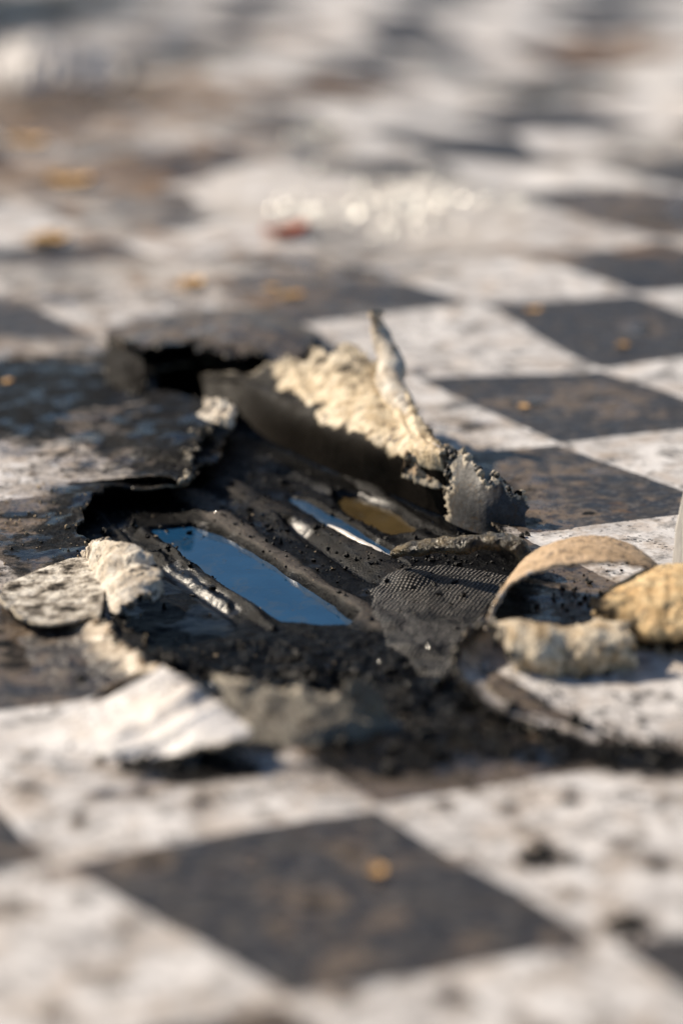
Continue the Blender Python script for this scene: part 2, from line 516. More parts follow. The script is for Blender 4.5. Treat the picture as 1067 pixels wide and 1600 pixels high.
DIRT = [((120, 170), .20, .25, 1.0), ((60, 290), .16, .12, .9), ((250, 380), .12, .12, .55), ((430, 470), .05, .05, .6), ((960, 70), .12, .12, .9), ((560, 150), .1, .12, .7), ((900, 400), .1, .06, .6), ((330, 250), .1, .08, .7), ((480, 60), .1, .2, .6),
        ((300, 450), .06, .05, .6), ((930, 800), .06, .05, .35), ((40, 820), .05, .05, .5), ((640, 420), .2, .1, .25), ((120, 560), .1, .1, .45)]


_rs = np.random.default_rng(77)
for _k in range(110):                      # smudges of soot trodden about
    _f = _k < 60
    _q = (_rs.uniform(-60, 1130), _rs.uniform(1215, 1650) if _f else _rs.uniform(330, 1100))
    _r = _rs.uniform(.002, .008) * (1 if _f else 1.6)
    SOOT.append((_q, _r * _rs.uniform(.7, 2.0), _r * _rs.uniform(.7, 1.6), _rs.uniform(.35, .85)))


def sheet_height(xy):
    sdp = poly_sd(xy, HOLE_W)
    z = 0.0022 * fbm(xy, 0.22, 3, 1) + 0.0007 * fbm(xy, 0.05, 3, 2)
    far = sstep(1.6, 2.2, xy[:, 1])
    z += far * 0.017 * (fbm(xy * np.array([1, .6]), 0.20, 3, 5) + 0.1)
    z += 0.003 * np.exp(-np.clip(sdp, 0, 1) / 0.014) * (0.8 + fbm(xy, 0.012, 3, 9))
    return z


def blob(xy, items):
    b = np.zeros(len(xy))
    for (q, rx, ry, a) in items:
        c = P(*q)[:2]
        b = np.maximum(b, a * np.exp(-(((xy[:, 0] - c[0]) / rx) ** 2 + ((xy[:, 1] - c[1]) / ry) ** 2)))
    return b


def sheet_soot(xy, sd):
    b = 0.98 * np.exp(-np.clip(sd, 0, 9) / 0.019) + 0.30 * np.exp(-np.clip(sd, 0, 9) / 0.05)
    b = np.maximum(b, blob(xy, SOOT) + 0.4 * b)
    return b * (1 - np.minimum(1, 1.3 * blob(xy, CLEAN)))


def graded(lo, hi, step, outlo, outhi, n):
    core = np.arange(lo, hi + step / 2, step)
    g = np.geomspace(step, 1, n)
    up = core[-1] + np.cumsum(g / g.sum() * (outhi - core[-1]))
    dn = core[0] - np.cumsum(g / g.sum() * (core[0] - outlo))
    return np.concatenate([dn[::-1], core, up])


SHEET = empty('vinyl_sheet', P(560, 900, 0))
tag(SHEET, 'weathered black and white chequered vinyl sheet with a burnt hole and peeled edges', 'vinyl sheet')
SHEET_ALL = []


def build_sheet():
    xs = graded(-0.19, 0.19, 0.0013, -3.2, 3.2, 60)
    ys = graded(0.92, 1.72, 0.0017, -0.6, 7.0, 70)
    X, Y = np.meshgrid(xs, ys)
    xy = np.c_[X.ravel(), Y.ravel()]
    warp = np.c_[fbm(xy, 0.02, 4, 21), fbm(xy, 0.02, 4, 22)] * 0.006
    sd = poly_sd(xy + warp, HOLE_W)
    nr, nc = X.shape
    S = sd.reshape(nr, nc)
    cell = 0.0011
    keep = np.minimum.reduce([S[:-1, :-1], S[:-1, 1:], S[1:, 1:], S[1:, :-1]]) > -cell
    gy, gx = np.gradient(S, ys, xs)
    gl = np.maximum(np.hypot(gx, gy), 0.3)
    near = (np.abs(S) < cell)
    mv = np.where(near, -S, 0)
    X2 = X + mv * gx / gl ** 2
    Y2 = Y + mv * gy / gl ** 2
    xy = np.c_[X2.ravel(), Y2.ravel()]
    z = sheet_height(xy)
    burn = sheet_soot(xy, sd)
    rim = 0.55 * np.exp(-np.clip(sd, 0, 9) / 0.0022)
    o = mesh_np('sheet_body', np.c_[xy, z], grid_quads(nr, nc, keep), [M_SHEET, M_GREY], None,
                {'burn': burn, 'rim': rim, 'dirt': blob(xy, DIRT), 'worn': 1 - 0.75 * sstep(1.6, 2.1, xy[:, 1]), 'pale': np.maximum(blob(xy, PALE), 0.12 * sstep(1.75, 2.5, xy[:, 1]))}, tile_uv(xy))
    # drop loose verts left in the hole
    bm = bmesh.new(); bm.from_mesh(o.data)
    bmesh.ops.delete(bm, geom=[v for v in bm.verts if not v.link_faces], context='VERTS')
    bm.to_mesh(o.data); bm.free()
    md = o.modifiers.new('thickness', 'SOLIDIFY'); md.thickness = 0.0014; md.offset = -1; md.material_offset = 1; md.material_offset_rim = 0
    adopt(o, SHEET)
    return o


build_sheet()


# ------------------------------------------------------------------ peeled flaps
def catmull(pts, n):
    pts = np.asarray(pts, float)
    m = len(pts)
    t = np.linspace(0, m - 1, n)
    i = np.clip(np.floor(t).astype(int), 0, m - 2)
    f = (t - i)[:, None]
    g = lambda k: np.where((k < 0)[:, None], 2 * pts[0] - pts[1], np.where((k > m - 1)[:, None], 2 * pts[-1] - pts[-2], pts[np.clip(k, 0, m - 1)]))
    p0, p1, p2, p3 = g(i - 1), g(i), g(i + 1), g(i + 2)
    return 0.5 * (2 * p1 + (p2 - p0) * f + (2 * p0 - 5 * p1 + 4 * p2 - p3) * f ** 2 + (3 * p1 - p0 - 3 * p2 + p3) * f ** 3)


def surface(net, nr, nc):
    rows = np.array([catmull([P(*q) for q in r], nc) for r in net])
    out = np.zeros((nr, nc, 3))
    for c in range(nc):
        out[:, c] = catmull(rows[:, c], nr)
    return out


def blob_mesh(c, r, seed, sub=2):
    bm = bmesh.new()
    bmesh.ops.create_icosphere(bm, subdivisions=sub, radius=1)
    v = np.array([x.co[:] for x in bm.verts])
    t = np.array([[x.index for x in f.verts] for f in bm.faces])
    bm.free()
    v = v * (1 + 0.35 * fbm(v, 0.9, 2, seed))[:, None]
    rs = np.random.default_rng(int(seed * 97) + 3)
    v = v * r * rs.uniform(0.7, 1.35, 3)
    return v + c, t


def flap(name, label, net, top, back, uv0=(0.5, 0.5), uvs=0.0, nr=70, nc=110, lump=0.0012, lumpsize=0.012, grain=0.0004, ragged='t', rag=0.10,
         burn_tip=0.8, burn_len=0.25, burn_all=0.1, rim_tip=0.5, rim_len=0.06, beads=30, bead_r=(0.0005, 0.0013), seed=1.0, thick=0.0013, flip=False,
         holes=0.0, parent=None, tooth=0.3, fold=0.0, worn=1.0):
    """net: rows from the foot to the tip, each a list of (photo x, photo y, height in mm)"""
    S = surface(net, nr, nc)
    flat = S.reshape(-1, 3)
    S_flat0 = flat[:, :2].copy()
    r_, c_ = np.meshgrid(np.linspace(0, 1, nr), np.linspace(0, 1, nc), indexing='ij')
    du = np.gradient(S, axis=1); dv = np.gradient(S, axis=0)
    nrm = np.cross(du, dv); nrm /= np.maximum(np.linalg.norm(nrm, axis=2, keepdims=True), 1e-9)
    free = 0.25 + 0.75 * sstep(0.0, 0.5, r_)
    disp = lump * fbm(flat, lumpsize, 4, seed, 0.55).reshape(nr, nc) * free + grain * fbm(flat, 0.0025, 3, seed + 5).reshape(nr, nc)
    # crumpled creases: ridged noise
    cr = np.abs(fbm(flat, lumpsize * 1.9, 4, seed + 9, .45).reshape(nr, nc))
    disp += lump * 1.5 * (0.5 - np.sqrt(cr + .002) * 1.3) * free
    if fold:
        fq = np.c_[(c_ + .12 * r_).ravel() * 0.1, r_.ravel() * 0.012]
        disp += fold * (0.5 - 1.6 * np.abs(fbm(fq, .022, 3, seed + 13, .5).reshape(nr, nc))) * (0.15 + 0.85 * r_)
    S = S + nrm * disp[..., None]
    # ragged outline: distance to the ragged sides in parameter space
    e = np.full((nr, nc), 9.0)
    pr = fbm(np.c_[c_.ravel() * 0.1, r_.ravel() * 0.02], 0.012, 5, seed + 2, 0.62).reshape(nr, nc)
    pc = fbm(np.c_[r_.ravel() * 0.1, c_.ravel() * 0.02], 0.012, 5, seed + 3, 0.62).reshape(nr, nc)
    if 't' in ragged: e = np.minimum(e, (1 - r_) - rag * (0.55 + pr))
    if 'b' in ragged: e = np.minimum(e, r_ - rag * (0.55 + pr))
    if 'l' in ragged: e = np.minimum(e, c_ - rag * 0.7 * (0.55 + pc))
    if 'r' in ragged: e = np.minimum(e, (1 - c_) - rag * 0.7 * (0.55 + pc))
    if holes > 0:
        hn = fbm(S.reshape(-1, 3), 0.012, 3, seed + 7).reshape(nr, nc)
        e = np.minimum(e, (holes * 1.0 + 0.35 - hn) * 0.3 + r_ * 0)
    cell = 0.6 / nr
    keep = np.minimum.reduce([e[:-1, :-1], e[:-1, 1:], e[1:, 1:], e[1:, :-1]]) > -cell
    gr, gc = np.gradient(e, 1 / (nr - 1), 1 / (nc - 1))
    gl2 = np.maximum(gr ** 2 + gc ** 2, 0.2)
    mv = np.where(np.abs(e) < cell, -e, 0)
    dr, dc = mv * gr / gl2, mv * gc / gl2
    S = S + np.gradient(S, axis=0) * (dr * (nr - 1))[..., None] + np.gradient(S, axis=1) * (dc * (nc - 1))[..., None]
    # melted edge thickens and curls a little
    edge = np.exp(-np.clip(e, 0, 9) / 0.035)
    S = S + nrm * (edge * tooth * 0.0045 * fbm(S.reshape(-1, 3), 0.005, 3, seed + 11).reshape(nr, nc))[..., None]
    ee = np.clip(e, 0, 9)
    burn = burn_all + burn_tip * np.exp(-ee / burn_len)
    rim = rim_tip * np.exp(-ee / rim_len)
    q = grid_quads(nr, nc, keep)
    if flip: q = q[:, ::-1]
    V = S.reshape(-1, 3)
    used = np.zeros(len(V), bool); used[q.ravel()] = True
    idx = np.cumsum(used) - 1
    V = V[used]; q = idx[q]
    bu, ri = burn.ravel()[used], rim.ravel()[used]
    uv = tile_uv(S_flat0[used]) if uv0 is None else np.tile(np.array(uv0, float), (len(V), 1)) + uvs * np.c_[c_.ravel()[used] - .5, r_.ravel()[used] - .5]
    tris = []
    mi = [0] * len(q)
    rs = np.random.default_rng(int(seed * 31) + 5)
    ne = np.where((np.abs(e) < cell * 1.2).ravel()[used] & (r_.ravel()[used] > 0.35))[0] if ragged else []
    nv = len(V)
    extra, eb, er = [], [], []
    if len(ne) and beads:
        for k in range(beads):
            i = ne[rs.integers(len(ne))]
            bv, bt = blob_mesh(V[i], rs.uniform(*bead_r), seed + k * .71, 2)
            tris.append(bt + nv); nv += len(bv)
            extra.append(bv)
            eb += [rs.choice([0.0, 0.3, 1.0])] * len(bv); er += [rs.uniform(0.1, 0.9)] * len(bv)
    nt_ = sum(len(t) for t in tris)
    # beads live in their own thin mesh data appended to the flap, after the sheet part is given its thickness
    o = mesh_np(name, V, q, [top, back], None, {'burn': bu, 'rim': ri, 'dirt': np.zeros(len(V)), 'worn': np.full(len(V), worn)}, uv, mat_idx=mi)
    md = o.modifiers.new('thickness', 'SOLIDIFY'); md.thickness = thick; md.offset = 0; md.material_offset = 1; md.material_offset_rim = 1
    if extra:
        dg = bpy.context.evaluated_depsgraph_get()
        me2 = bpy.data.meshes.new_from_object(o.evaluated_get(dg), depsgraph=dg)
        o.modifiers.clear()
        bmx = bmesh.new(); bmx.from_mesh(me2)
        lb = bmx.verts.layers.float.get('burn'); lr = bmx.verts.layers.float.get('rim'); lt = bmx.verts.layers.float_vector.get('tile')
        E_ = np.concatenate(extra)
        vs = []
        for k in range(len(E_)):
            vv = bmx.verts.new(E_[k]); vv[lb] = eb[k]; vv[lr] = er[k]; vv[lt] = (0.5, 0.5, 0)
            vs.append(vv)
        off = len(V)
        for t in tris:
            for f in t:
                ff = bmx.faces.new([vs[int(x) - off] for x in f]); ff.material_index = 1; ff.smooth = True
        bmx.to_mesh(me2); bmx.free()
        o.data = me2
        me2.name = name
    if label: o['label'] = label
    par = parent if parent is not None else SHEET
    if par is not None and par.type == 'EMPTY':
        adopt(o, par)
    elif par is not None:
        o.parent = par
        o.matrix_parent_inverse = par.matrix_world.inverted()
    return o


DK = (0.5, 0.5)      # middle of a black square
LT = (1.5, 0.5)      # middle of a white square

cream = flap('torn_flap', 'upright cream flap with a ragged top edge and a drawn-out spike', [
    [(325, 640, -5), (375, 655, -5), (425, 690, -7), (470, 712, -8), (520, 735, -8), (570, 755, -8), (620, 775, -8), (660, 792, -8), (705, 810, -8)],
    [(318, 600, 4), (380, 604, 9), (430, 630, 13), (480, 655, 14), (530, 675, 15), (580, 693, 17), (625, 706, 18), (660, 714, 20), (692, 719, 22)],
    [(316, 592, 6), (385, 594, 12), (435, 600, 18), (478, 602, 22), (525, 607, 27), (578, 618, 29), (618, 642, 28), (655, 678, 26), (694, 713, 24)],
    [(316, 586, 8), (388, 576, 16), (436, 560, 24), (468, 522, 34), (515, 516, 41), (560, 524, 43), (612, 545, 43), (652, 625, 33), (698, 706, 25)]],
    M_SHEET, M_CREAM, LT, nr=150, nc=240, lump=0.0009, lumpsize=0.030, grain=.00006, tooth=.6, fold=.005, ragged='t', rag=0.17, burn_tip=0.55, burn_len=0.22, burn_all=0.02,
    rim_tip=0.8, rim_len=0.08, beads=90, seed=3.0, flip=True)
for nm_ in ('burn',):
    at = cream.data.attributes['burn']
    co = np.array([v.co[:] for v in cream.data.vertices])
    vals = np.zeros(len(co)); at.data.foreach_get('value', vals)
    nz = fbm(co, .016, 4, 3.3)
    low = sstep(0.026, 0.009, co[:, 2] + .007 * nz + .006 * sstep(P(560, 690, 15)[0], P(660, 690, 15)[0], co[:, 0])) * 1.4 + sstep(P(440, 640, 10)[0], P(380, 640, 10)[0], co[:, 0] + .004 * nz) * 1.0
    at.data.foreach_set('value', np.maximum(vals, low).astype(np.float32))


def tube(name, pts, radii, mat, parent=None, nseg=16, n=60, lump=0.0005, ls=0.004, seed=2.0, flatten=1.0, attrs=None, uv=None, top=None):
    c = catmull(pts, n)
    r = np.interp(np.linspace(0, 1, n), np.linspace(0, 1, len(radii)), radii)
    T = np.gradient(c, axis=0); T /= np.linalg.norm(T, axis=1, keepdims=True)
    up = np.array(top if top is not None else [0, 0, 1.0])
    if abs(T[0] @ up) > 0.9: up = np.array([0, -1.0, 0])
    B = np.cross(T, up); B /= np.linalg.norm(B, axis=1, keepdims=True)
    U = np.cross(B, T)
    a = np.linspace(0, 2 * np.pi, nseg, endpoint=False)
    V = c[:, None] + r[:, None, None] * (np.cos(a)[None, :, None] * B[:, None] + flatten * np.sin(a)[None, :, None] * U[:, None])
    V = V.reshape(-1, 3)
    ctr = np.repeat(c, nseg, axis=0)
    d = V - ctr
    d /= np.maximum(np.linalg.norm(d, axis=1, keepdims=True), 1e-9)
    V = V + d * (lump * fbm(V, ls, 4, seed))[:, None]
    i = np.arange(n * nseg).reshape(n, nseg)
    q = np.stack([i[:-1], np.roll(i, -1, 1)[:-1], np.roll(i, -1, 1)[1:], i[1:]], -1).reshape(-1, 4)
    V = np.r_[V, [c[0]], [c[-1]]]
    k0, k1 = n * nseg, n * nseg + 1
    tr = [(k0, i[0, (j + 1) % nseg], i[0, j]) for j in range(nseg)] + [(k1, i[-1, j], i[-1, (j + 1) % nseg]) for j in range(nseg)]
    z = np.zeros(len(V))
    o = mesh_np(name, V, q, mat, None, attrs(V) if attrs else {'burn': z, 'rim': z}, np.tile(uv, (len(V), 1)) if uv else None, tris=tr)
    if parent is not None:
        if parent.type == 'EMPTY': adopt(o, parent)
        else:
            o.parent = parent; o.matrix_parent_inverse = parent.matrix_world.inverted()
    return o


bpy.context.view_layer.update()
spike = tube('melted_spike', [P(648, 662, 26), P(628, 632, 29.5), P(608, 600, 34), P(612, 575, 39), P(604, 548, 46), P(594, 520, 54), P(588, 500, 61), P(587, 490, 64)],
             [.0030, .0062, .0075, .0075, .0058, .0046, .0034, .0046], M_WHITE, cream, n=80, lump=0.0016, ls=0.006, seed=5)

flap('torn_flap', 'grey flap with a row of small teeth along its top edge', [
    [(688, 806, -6), (720, 824, -6), (765, 836, -5), (822, 826, 0)],
    [(692, 752, 12), (725, 765, 13), (768, 785, 11), (820, 803, 6)],
    [(690, 690, 29), (735, 698, 30), (780, 734, 23), (832, 788, 8)]],
    M_SHEET, M_SLATE, DK, nr=110, nc=150, lump=0.0004, lumpsize=0.02, grain=.0001, fold=.0012, ragged='tl', rag=0.26, burn_tip=0.2, burn_len=0.1, burn_all=0.05,
    rim_tip=1.1, rim_len=0.10, beads=80, bead_r=(0.0006, 0.0018), seed=7.0, flip=True)
flap('torn_flap', 'crusty frilled crest between the cream flap and the grey toothed flap', [
    [(628, 752, 6), (660, 762, 6), (700, 772, 6), (720, 775, 4)],
    [(630, 728, 14), (662, 735, 14), (700, 738, 14), (724, 735, 14)],
    [(636, 706, 21), (665, 708, 22), (702, 698, 26), (730, 705, 25)]],
    M_SHEET, M_TAN, DK, nr=50, nc=70, lump=0.0022, lumpsize=0.006, ragged='tb', rag=0.2, burn_tip=0.5, burn_len=0.15, burn_all=0.4,
    rim_tip=1.4, rim_len=0.2, beads=90, bead_r=(.0006, .0020), seed=9.0, flip=True)
flap('torn_flap', 'dark bridging flap arched over the black cavity at the back', [
    [(170, 516, 0), (250, 494, 0), (335, 482, 0), (420, 486, 0), (500, 520, 0)],
    [(168, 516, 9), (250, 500, 15), (335, 494, 18), (415, 505, 18), (488, 535, 12)],
    [(166, 528, 14), (228, 552, 17), (305, 556, 18), (380, 568, 17), (440, 588, 12)]],
    M_SHEET, M_SLATE, DK, nr=100, nc=160, lump=0.0010, lumpsize=0.02, fold=.003, ragged='t', rag=0.15, burn_tip=0.5, burn_len=0.12, burn_all=0.22,
    rim_tip=0.25, rim_len=0.03, beads=30, seed=11.0, flip=True)
flap('torn_flap', 'black shred hanging at the left end of the bridging flap', [
    [(168, 526, 15), (195, 545, 15), (228, 566, 14)],
    [(164, 565, 7), (195, 585, 7), (230, 598, 6)],
    [(172, 606, 0), (198, 618, 0), (232, 622, 0)]],
    M_SHEET, M_GREY, DK, nr=50, nc=60, lump=0.0014, ragged='tlr', rag=0.12, burn_tip=0.6, burn_len=0.4, burn_all=0.6, rim_tip=0.15, beads=10, seed=13.0)
flap('torn_flap', 'sooty raised lip of a black square left of the hole', [
    [(20, 622, -1.5), (30, 690, -1.5), (90, 758, -1.5)],
    [(160, 610, -1), (150, 682, 1.5), (185, 750, 2)],
    [(262, 614, 1), (250, 685, 7), (252, 748, 5)],
    [(376, 652, 9), (325, 702, 9), (300, 768, 3)]],
    M_SHEET, M_GREY, None, nr=120, nc=120, lump=0.0009, lumpsize=0.016, grain=.0004, ragged='t', rag=0.17, fold=.003, burn_tip=0.85, burn_len=0.45, burn_all=0.32,
    rim_tip=0.5, rim_len=0.025, beads=150, bead_r=(.0004, .0014), seed=15.0, tooth=1.0)
flap('torn_flap', 'small pale crumpled tip on the sooty lip', [
    [(305, 648, 13), (330, 660, 13), (368, 672, 11)],
    [(312, 636, 16), (338, 645, 17), (370, 658, 15)],
    [(318, 620, 20), (345, 622, 21), (374, 640, 18)]],
    M_SHEET, M_WHITE, LT, nr=40, nc=50, lump=0.0022, lumpsize=0.006, ragged='tlr', rag=0.14, burn_tip=0.1, rim_tip=0.6, rim_len=.15, beads=22, seed=17.0, flip=True)
flap('torn_flap', 'mottled cream curl standing up at the left edge of the hole', [
    [(128, 862, 0), (148, 915, 0), (170, 975, 0)],
    [(140, 846, 9), (168, 890, 10), (195, 950, 7)],
    [(172, 846, 15), (212, 882, 15), (222, 935, 9)],
    [(205, 872, 14), (262, 888, 13), (250, 948, 3)]],
    M_WHITE, M_SHEET, LT, nr=80, nc=90, lump=0.0020, lumpsize=0.013, fold=.005, ragged='tlr', rag=0.12, burn_tip=0.15, burn_all=0.05, rim_tip=0.5, rim_len=.1, beads=40,
    bead_r=(.0006, .0018), seed=19.0)
flap('torn_flap', 'half-round white piece with an upturned pale rim at the left edge', [
    [(8, 915, 0), (55, 895, 0), (110, 875, 1), (150, 870, 2)],
    [(2, 930, 1), (60, 925, 1), (120, 915, 2), (165, 905, 4)],
    [(-2, 938, 4), (40, 962, 4), (105, 965, 4), (160, 950, 6)],
    [(-4, 932, 8), (36, 966, 8), (95, 976, 9), (158, 962, 9)]],
    M_SHEET, M_WHITE, LT, nr=70, nc=100, lump=0.0008, ragged='t', rag=0.03, burn_tip=0.0, burn_all=0.42, rim_tip=0.9, rim_len=.06, beads=6, seed=21.0)
flap('torn_flap', 'black square edge with a crumbling tan rim beside the hole', [
    [(20, 1000, -1), (60, 1070, -1), (130, 1105, -1)],
    [(95, 975, 4), (140, 1030, 4), (185, 1068, 4)],
    [(160, 955, 10), (208, 1000, 11), (262, 1048, 11)]],
    M_SHEET, M_TAN, None, nr=80, nc=100, fold=.002, lump=0.0012, lumpsize=.01, ragged='t', rag=0.16, burn_tip=0.1, burn_all=0.1, rim_tip=1.6, rim_len=.26, beads=90,
    bead_r=(.0006, .0018), seed=23.0)
flap('torn_flap', 'large white peak lifting at the front left of the hole', [
    [(-60, 1150, -1.5), (80, 1178, -1.5), (225, 1196, -1)],
    [(120, 1118, 3), (190, 1152, 5), (285, 1184, 4)],
    [(222, 1066, 13), (285, 1108, 14), (345, 1172, 9)],
    [(262, 1040, 17), (335, 1084, 16), (412, 1152, 11)]],
    M_SHEET, M_GREY, LT, nr=90, nc=110, lump=0.0012, lumpsize=.02, ragged='tr', rag=0.09, burn_tip=0.05, burn_len=.05, burn_all=0.0, rim_tip=0.7, rim_len=.07, worn=.25, fold=.003,
    beads=30, bead_r=(.0006, .0016), seed=25.0)
flap('torn_flap', 'grey-brown lip rising along the front of the hole', [
    [(392, 1172, -1), (470, 1178, -1), (550, 1170, -1), (620, 1158, -1)],
    [(372, 1128, 5), (460, 1135, 6), (552, 1130, 6), (612, 1130, 3)],
    [(345, 1075, 12), (435, 1088, 13), (515, 1098, 12), (600, 1110, 7)],
    [(330, 1052, 15), (420, 1072, 15), (520, 1086, 13), (590, 1098, 8)]],
    M_GREY, M_GREY, DK, nr=70, nc=130, lump=0.0016, lumpsize=.014, ragged='t', rag=0.12, burn_tip=0.1, burn_all=0.08, rim_tip=1.5, rim_len=.20, beads=110, seed=27.0, fold=.004)
flap('torn_flap', 'small grey tongue standing behind the front lip', [
    [(535, 1150, -2), (575, 1155, -2), (605, 1150, -2)],
    [(535, 1105, 10), (572, 1105, 11), (600, 1105, 10)],
    [(540, 1060, 21), (560, 1056, 22), (592, 1075, 18)]],
    M_GREY, M_GREY, DK, nr=50, nc=50, lump=0.001, ragged='tlr', rag=0.1, burn_tip=0.2, burn_all=0.02, rim_tip=0.4, beads=10, seed=29.0)

# the part rolled back at the right
arch_f = [(748, 1010, -2), (765, 958, 9), (796, 918, 17), (845, 894, 22), (905, 882, 24), (960, 880, 24), (1012, 890, 19), (1045, 930, 7), (1050, 960, 0)]
arch_b = [(800, 918, -2), (808, 890, 6), (835, 863, 15), (880, 845, 21), (930, 838, 23), (980, 850, 20), (1018, 876, 13), (1050, 915, 4), (1056, 932, -1)]
arch_m = [tuple((np.array(a) + np.array(b)) / 2 + np.array([0, -2, 0.8])) for a, b in zip(arch_f, arch_b)]
flap('rolled_flap', 'wide tan flap rolled back into an arch at the right', [arch_b, arch_m, arch_f], M_TAN, M_SHEET, LT, nr=60, nc=200,
     lump=0.0006, lumpsize=.02, ragged='t', rag=0.09, burn_tip=0.25, burn_len=.06, burn_all=0.1, rim_tip=0.7, rim_len=.05, beads=22, bead_r=(.0004, .0011),
     seed=31.0, flip=True)
flap('rolled_flap', 'blackened upturned edge of the white square in front of the rolled arch', [
    [(850, 1000, 0), (815, 1025, 0), (808, 1050, 0), (830, 1078, 0), (880, 1105, 0), (940, 1130, 0), (1000, 1150, 0)],
    [(800, 985, 1), (768, 1020, 1), (764, 1055, 1), (790, 1088, 1), (845, 1118, 1), (915, 1144, .6), (985, 1166, 0)],
    [(755, 985, 8), (722, 1020, 8), (722, 1055, 6), (760, 1096, 4.5), (826, 1130, 3), (905, 1156, 1.4), (975, 1176, 0)],
    [(762, 970, 14), (722, 1000, 14), (706, 1040, 11), (742, 1092, 8), (812, 1132, 5), (896, 1160, 2), (970, 1182, 0)]],
    M_SHEET, M_GREY, LT, nr=70, nc=140, lump=0.0006, lumpsize=.02, ragged='t', rag=0.05, burn_tip=1.5, burn_len=.30, burn_all=0.0, rim_tip=0.0, rim_len=.03,
    beads=12, seed=33.0, flip=True)

# ------------------------------------------------------------------ crumpled scrap lying in front of the arch
SCRAP = empty('crumpled_scrap', P(900, 1045, 0))
tag(SCRAP, 'crumpled melted scrap, white and golden, lying before the rolled arch', 'melted scrap')
flap('white_fold', None, [
    [(772, 978, 5), (830, 972, 8), (890, 978, 8), (950, 968, 9), (992, 960, 9)],
    [(762, 972, 15), (825, 980, 18), (885, 990, 16), (940, 982, 17), (990, 985, 14)],
    [(782, 1012, 11), (838, 1025, 11), (890, 1022, 12), (945, 1020, 12), (990, 1018, 10)],
    [(812, 1055, 0), (850, 1064, 0), (900, 1066, 0), (950, 1060, 0), (988, 1046, 0)]],
    M_SCRAP, M_SCRAP, LT, nr=110, nc=150, lump=0.0016, lumpsize=.016, grain=.0003, fold=.005, ragged='btlr', rag=0.12, burn_tip=0.10, burn_len=.05, burn_all=0.12, rim_tip=0.9, rim_len=.10, beads=130,
    tooth=1.2, bead_r=(.0006, .0022), seed=35.0, parent=SCRAP)
flap('golden_fold', None, [
    [(918, 948, 6), (968, 912, 13), (1020, 886, 17), (1080, 882, 18), (1140, 900, 12)],
    [(912, 952, 11), (965, 935, 19), (1028, 912, 24), (1085, 912, 24), (1145, 935, 16)],
    [(925, 975, 7), (985, 985, 10), (1040, 985, 14), (1095, 982, 14), (1150, 990, 8)],
    [(945, 990, 1), (990, 1015, 0), (1040, 1022, 1), (1095, 1022, 1), (1150, 1018, 0)]],
    M_GOLD, M_GOLD, LT, nr=110, nc=140, lump=0.0018, lumpsize=.014, grain=.0006, fold=.005, ragged='tl', rag=0.14, burn_tip=1.0, burn_len=.18, burn_all=0.0, rim_tip=0.3, beads=90,
    tooth=1.2, bead_r=(.0006, .0020), seed=37.0, parent=SCRAP)

# ------------------------------------------------------------------ charred underlay seen through the hole
Z0 = -8.0
w2 = lambda px, py, z=Z0: P(px, py, z)[:2]
AX = w2(510, 965) - w2(270, 838); AX /= np.hypot(*AX)
BX = np.array([-AX[1], AX[0]])
RIDGES = [((140, 792), (345, 940), 4.0, .0040, .25), ((222, 826), (425, 978), 3.2, .0036, .4), ((285, 768), (592, 978), 3.2, .0100, 1.1),
          ((345, 752), (640, 905), 3.4, .0120, .62), ((500, 803), (640, 884), 3.0, .0034, .5), ((430, 720), (680, 850), 2.6, .0070, .4),
          ((540, 740), (720, 850), 3.0, .0050, .3)]
PUD1 = np.array([w2(*q, -11) for q in [(235, 826), (300, 820), (350, 835), (400, 862), (470, 908), (525, 945), (560, 970), (545, 982), (440, 974), (380, 938), (310, 888), (250, 848)]])
PUD2 = np.array([w2(*q, -11) for q in [(448, 776), (480, 782), (530, 808), (580, 838), (622, 868), (612, 880), (560, 852), (505, 822), (465, 795)]])
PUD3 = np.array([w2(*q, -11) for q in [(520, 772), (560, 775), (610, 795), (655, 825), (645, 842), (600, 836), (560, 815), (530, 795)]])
TR5 = np.array([w2(*q) for q in [(160, 800), (185, 805), (240, 850), (330, 915), (390, 965), (370, 975), (290, 925), (210, 865)]])
TR4 = np.array([w2(*q) for q in [(425, 800), (460, 805), (520, 845), (590, 895), (600, 915), (560, 905), (500, 865), (450, 825)]])


